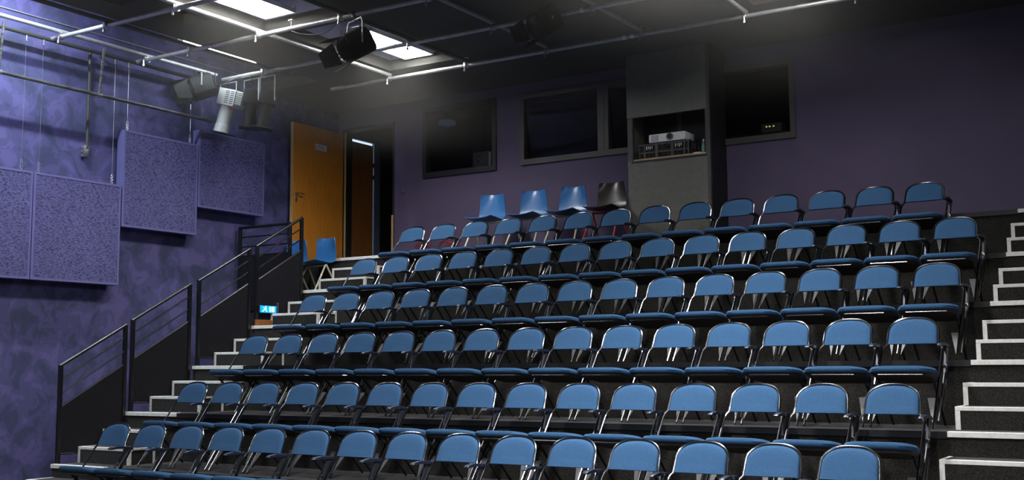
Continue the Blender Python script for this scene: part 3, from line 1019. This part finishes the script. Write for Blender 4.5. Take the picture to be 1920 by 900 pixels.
# lower worn bar hung from the pipe along the left wall
t = empty('lower_bar', (-1.85, -3.0, 4.547), 'worn black lighting bar hung low in front of the left wall', 'bar')
obj('bar', tube(bmesh.new(), [(0, 0, 0), (0, 6.05, 0)], 0.021, 10), 'worn', t, True)
for y in (-1.3, 0.0, 1.30):
    obj('drop_tube', tube(bmesh.new(), [(0, y + 3, 0.02), (0.06, y + 3, 0.55)], 0.016, 8), 'worn', t, True)
    obj('collar', tube(bmesh.new(), [(0, y + 3 - 0.03, 0), (0, y + 3 + 0.03, 0)], 0.03, 10), 'chrome', t, True)
t = empty('wall_upright', (-2.05, 1.305, 3.83), 'grey upright tube bracketed to the left wall above the second panel', 'tube')
obj('tube', tube(bmesh.new(), [(0, 0, 0.10), (0, 0, 1.28)], 0.019, 10), 'pipe_dark', t, True)
bm = bmesh.new()
box(bm, -0.07, 0.0, -0.03, 0.03, 0.0, 0.14, 0.004)
for yy in (-0.045, 0.045):
    for zz in (0.02, 0.07, 0.12):
        tube(bm, [(-0.05, yy, zz), (-0.03, yy, zz)], 0.011, 8)
obj('bracket', bm, 'chrome', t, True)
o = obj('conduit', tube(bmesh.new(), [(-2.105, -4, 5.36), (-2.105, 3.9, 5.36)], 0.007, 8), 'pipe', None, True)
tag(o, 'thin pale conduit running along the top of the left wall', 'conduit')


# ------------------------------------------------------------------ fluorescent fittings
def fitting(x, y, z, label, w=0.46, slot=False):
    t = empty('fluorescent_fitting', (x, y, z), label, 'ceiling light', 'fluorescent fittings')
    bm = bmesh.new()
    if slot:
        box(bm, -0.03, 0.03, -0.64, 0.64, 0.02, 0.075, 0.004)
    else:
        prism(bm, [(-w / 2, -0.03), (-w / 2, 0.02), (-0.06, 0.075), (0.06, 0.075), (w / 2, 0.02), (w / 2, -0.03), (w / 2 - 0.008, -0.03), (0.055, 0.055), (-0.055, 0.055), (-w / 2 + 0.008, -0.03)], 'y', -0.64, 0.64)
    obj('housing', bm, 'fitting', t)
    for xx in ((0.0,) if slot else (-0.14, 0.0, 0.14)):
        obj('lit_tube', tube(bmesh.new(), [(xx, -0.60, -0.005), (xx, 0.60, -0.005)], 0.016 if slot else 0.02, 10), 'slot_tube' if slot else 'tube', t, True)
    for yy in (-0.63, 0.63):
        obj('end_cap', obox(-0.035 if slot else -w / 2, 0.035 if slot else w / 2, yy - 0.012, yy + 0.012, -0.03, 0.05), 'fitting', t)
    for yy in (-0.4, 0.4):
        obj('hanger', tube(bmesh.new(), [(0, yy, 0.07), (0, yy, 5.95 - z)], 0.006, 6), 'chrome', t)
    return t


place = ['rear left well, behind the hanging spotlight', 'left well at the top edge of the picture', 'left well over the front rows, out of view', 'left well over the stage, out of view',
         'left well nearest the stage front, out of view', 'rear right well at the top edge', 'right well over the middle rows, out of view', 'right well over the front rows, out of view',
         'right well over the stage, out of view', 'right well nearest the stage front, out of view']
for (x, y, p, q), nm in zip(FITTINGS, place):
    fitting(x, y, LAMP_Z, 'white fluorescent fitting glowing in the %s' % nm)
for (x, y, z, p), nm in zip(SLOT_FITTINGS, ('above the black spotlight near the left wall', 'in the slot along the left wall, over the panels', 'in the slot along the left wall, nearest the stage')):
    fitting(x, y, z, 'single lit fluorescent tube %s' % nm, slot=True)


# ------------------------------------------------------------------ stage lanterns
def aim(d):
    return Vector(d).normalized().to_track_quat('Y', 'Z').to_matrix().to_4x4()


def fresnel(loc, d, pipe_dz, label, flaps, s=1.0):
    t = empty('stage_spotlight', loc, label, 'stage light', 'barn-door spotlights')
    R = aim(d) @ Matrix.Scale(s, 4)
    bm = bmesh.new()
    prism(bm, [(-0.14, -0.10), (-0.14, 0.07), (-0.10, 0.14), (0.10, 0.14), (0.14, 0.07), (0.14, -0.10), (0.10, -0.14), (-0.10, -0.14)], 'y', -0.17, 0.12)
    bmesh.ops.bevel(bm, geom=bm.edges[:], offset=0.012, segments=2, affect='EDGES')
    for j in range(5):
        yy = -0.14 + j * 0.035
        box(bm, -0.09, 0.09, yy, yy + 0.012, 0.138, 0.155)
    obj('body', xform(bm, R), 'lantern', t, True)
    bm = tube(bmesh.new(), [(0, 0.115, 0), (0, 0.15, 0)], 0.125, 20)
    obj('lens_ring', xform(bm, R), 'lantern', t, True)
    bm = tube(bmesh.new(), [(0, 0.15, 0), (0, 0.158, 0)], [0.11, 0.06], 20)
    obj('lens', xform(bm, R), 'lens', t, True)
    for k, open_a in enumerate(flaps):
        if open_a is None:
            continue
        bm = bmesh.new()
        prism(bm, [(-0.125, 0.0), (0.125, 0.0), (0.085, 0.19), (-0.085, 0.19)], 'z', -0.003, 0.003)
        m_ = Matrix.Rotation(k * PI / 2, 4, 'Y') @ Matrix.Translation((0, 0.155, 0.135)) @ Matrix.Rotation(open_a, 4, 'X')
        obj('barn_door', xform(bm, R @ m_), 'lantern_flap', t)
    # yoke hangs from the pipe, straight up in the world
    fx = Vector(d)
    side = Vector((fx.y, -fx.x, 0)).normalized() * 0.165 * s
    top = pipe_dz - 0.06
    pts = [tuple(-side), tuple(-side + Vector((0, 0, top * 0.8))), tuple(-side * 0.8 + Vector((0, 0, top))), tuple(side * 0.8 + Vector((0, 0, top))), tuple(side + Vector((0, 0, top * 0.8))), tuple(side)]
    obj('yoke', tube(bmesh.new(), pts, 0.009, 8), 'pipe', t, True)
    bm = tube(bmesh.new(), [(0, 0, top - 0.02), (0, 0, pipe_dz - 0.02)], 0.012, 8)
    box(bm, -0.02, 0.02, -0.035, 0.035, pipe_dz - 0.04, pipe_dz + 0.032, 0.005)
    obj('hook_clamp', bm, 'dark_steel', t, True)
    return t


fresnel((1.52, 1.92, 4.76), (-0.30, -0.80, -0.52), PZ - 4.76, 'black spotlight with open barn doors hanging in front of the bright light well', (0.25, 0.55, 0.15, 0.35))
fresnel((-1.78, 2.78, 4.93), (-0.55, -0.72, -0.35), PZ + 0.052 - 4.93, 'black barn-door spotlight hanging by the left wall, left of the grey one', (0.15, 0.4, 0.55, 0.3))
fresnel((3.22, 3.0, 5.06 - 0.06), (-0.25, -0.75, -0.45), PZ - 5.0, 'black barn-door spotlight at the top edge of the picture', (None, 0.3, 0.15, 0.5), 0.95)


def profile_spot(loc, label, body, lens_m, tilt, pipe_dz, s=1.0, roll=90):
    """loc: centre of the lamp housing; lens tube points down along tilt"""
    t = empty('profile_spotlight', loc, label, 'stage light', 'profile spotlights')
    R = aim(tilt) @ Matrix.Rotation(math.radians(roll), 4, 'Y') @ Matrix.Scale(s, 4)
    bm = bmesh.new()
    box(bm, -0.12, 0.12, -0.17, 0.05, -0.10, 0.17, 0.012)
    box(bm, -0.10, 0.10, -0.16, 0.03, 0.17, 0.27, 0.012)
    obj('lamp_housing', xform(bm, R), body, t, True)
    for sx in (-1, 1):
        bm = bmesh.new()
        for j in range(7):
            yy = -0.145 + j * 0.026
            box(bm, sx * 0.121 - 0.002, sx * 0.121 + 0.002, yy, yy + 0.010, 0.02, 0.08)
            box(bm, sx * 0.121 - 0.002, sx * 0.121 + 0.002, yy, yy + 0.010, 0.10, 0.155)
            if j < 7:
                box(bm, sx * 0.101 - 0.002, sx * 0.101 + 0.002, yy, yy + 0.012, 0.18, 0.26)
        obj('vent_slots', xform(bm, R), 'black', t)
    bm = tube(bmesh.new(), [(0, 0.045, 0), (0, 0.06, 0), (0, 0.30, 0), (0, 0.305, 0), (0, 0.41, 0)], [0.10, 0.088, 0.092, 0.098, 0.105], 20)
    lt = obj('lens_tube', xform(bm, R), body, t, True)
    bm = bmesh.new()
    box(bm, -0.15, 0.15, 0.41, 0.422, -0.13, 0.13)
    obj('colour_frame', xform(bm, R), 'black', t)
    bm = tube(bmesh.new(), [(0.06, 0.08, 0.09), (0.07, 0.08, 0.125)], 0.016, 10)
    obj('focus_knob', xform(bm, R), lens_m, t, True)
    top = pipe_dz - 0.05
    obj('yoke', tube(bmesh.new(), [(-0.15 * s, 0, 0.0), (-0.15 * s, 0, top), (0.15 * s, 0, top), (0.15 * s, 0, 0.0)], 0.009, 8), 'pipe', t, True)
    bm = tube(bmesh.new(), [(0, 0, top - 0.01), (0, 0, pipe_dz - 0.02)], 0.012, 8)
    box(bm, -0.02, 0.02, -0.035, 0.035, pipe_dz - 0.04, pipe_dz + 0.03, 0.005)
    obj('hook_clamp', bm, 'dark_steel', t, True)
    return t


profile_spot((-1.66, 3.15, 4.79), 'pale grey profile spotlight pointing down by the left wall', 'grey_plastic', 'red', (-0.25, -0.05, -1), PZ - 4.79, 0.98, 180)
profile_spot((-1.27, 3.18, 4.76), 'black profile spotlight just right of the pale grey one', 'lantern', 'brass', (-0.05, -0.05, -1), PZ - 4.76, 0.85)
profile_spot((-0.99, 3.18, 4.72), 'black profile spotlight second right of the pale grey one', 'lantern', 'brass', (-0.12, -0.1, -1), PZ - 4.72, 0.85)
# loose cables on the grid
for pts, nm in (([(0.45, 1.95, 5.13), (0.75, 1.96, 5.02), (1.05, 1.95, 4.98), (1.3, 1.95, 5.08)], 'thin drooping cable under the cross pipe beside the bright lamp'),
                ([(-1.70, 2.95, 5.15), (-1.62, 2.9, 4.98), (-1.45, 2.85, 4.95), (-1.28, 3.0, 5.05)], 'thin looped cable above the black spotlight near the left wall')):
    o = obj('cable', tube(bmesh.new(), smooth_path(pts, 6), 0.006, 6), 'black', None, True)
    tag(o, nm, 'cable')
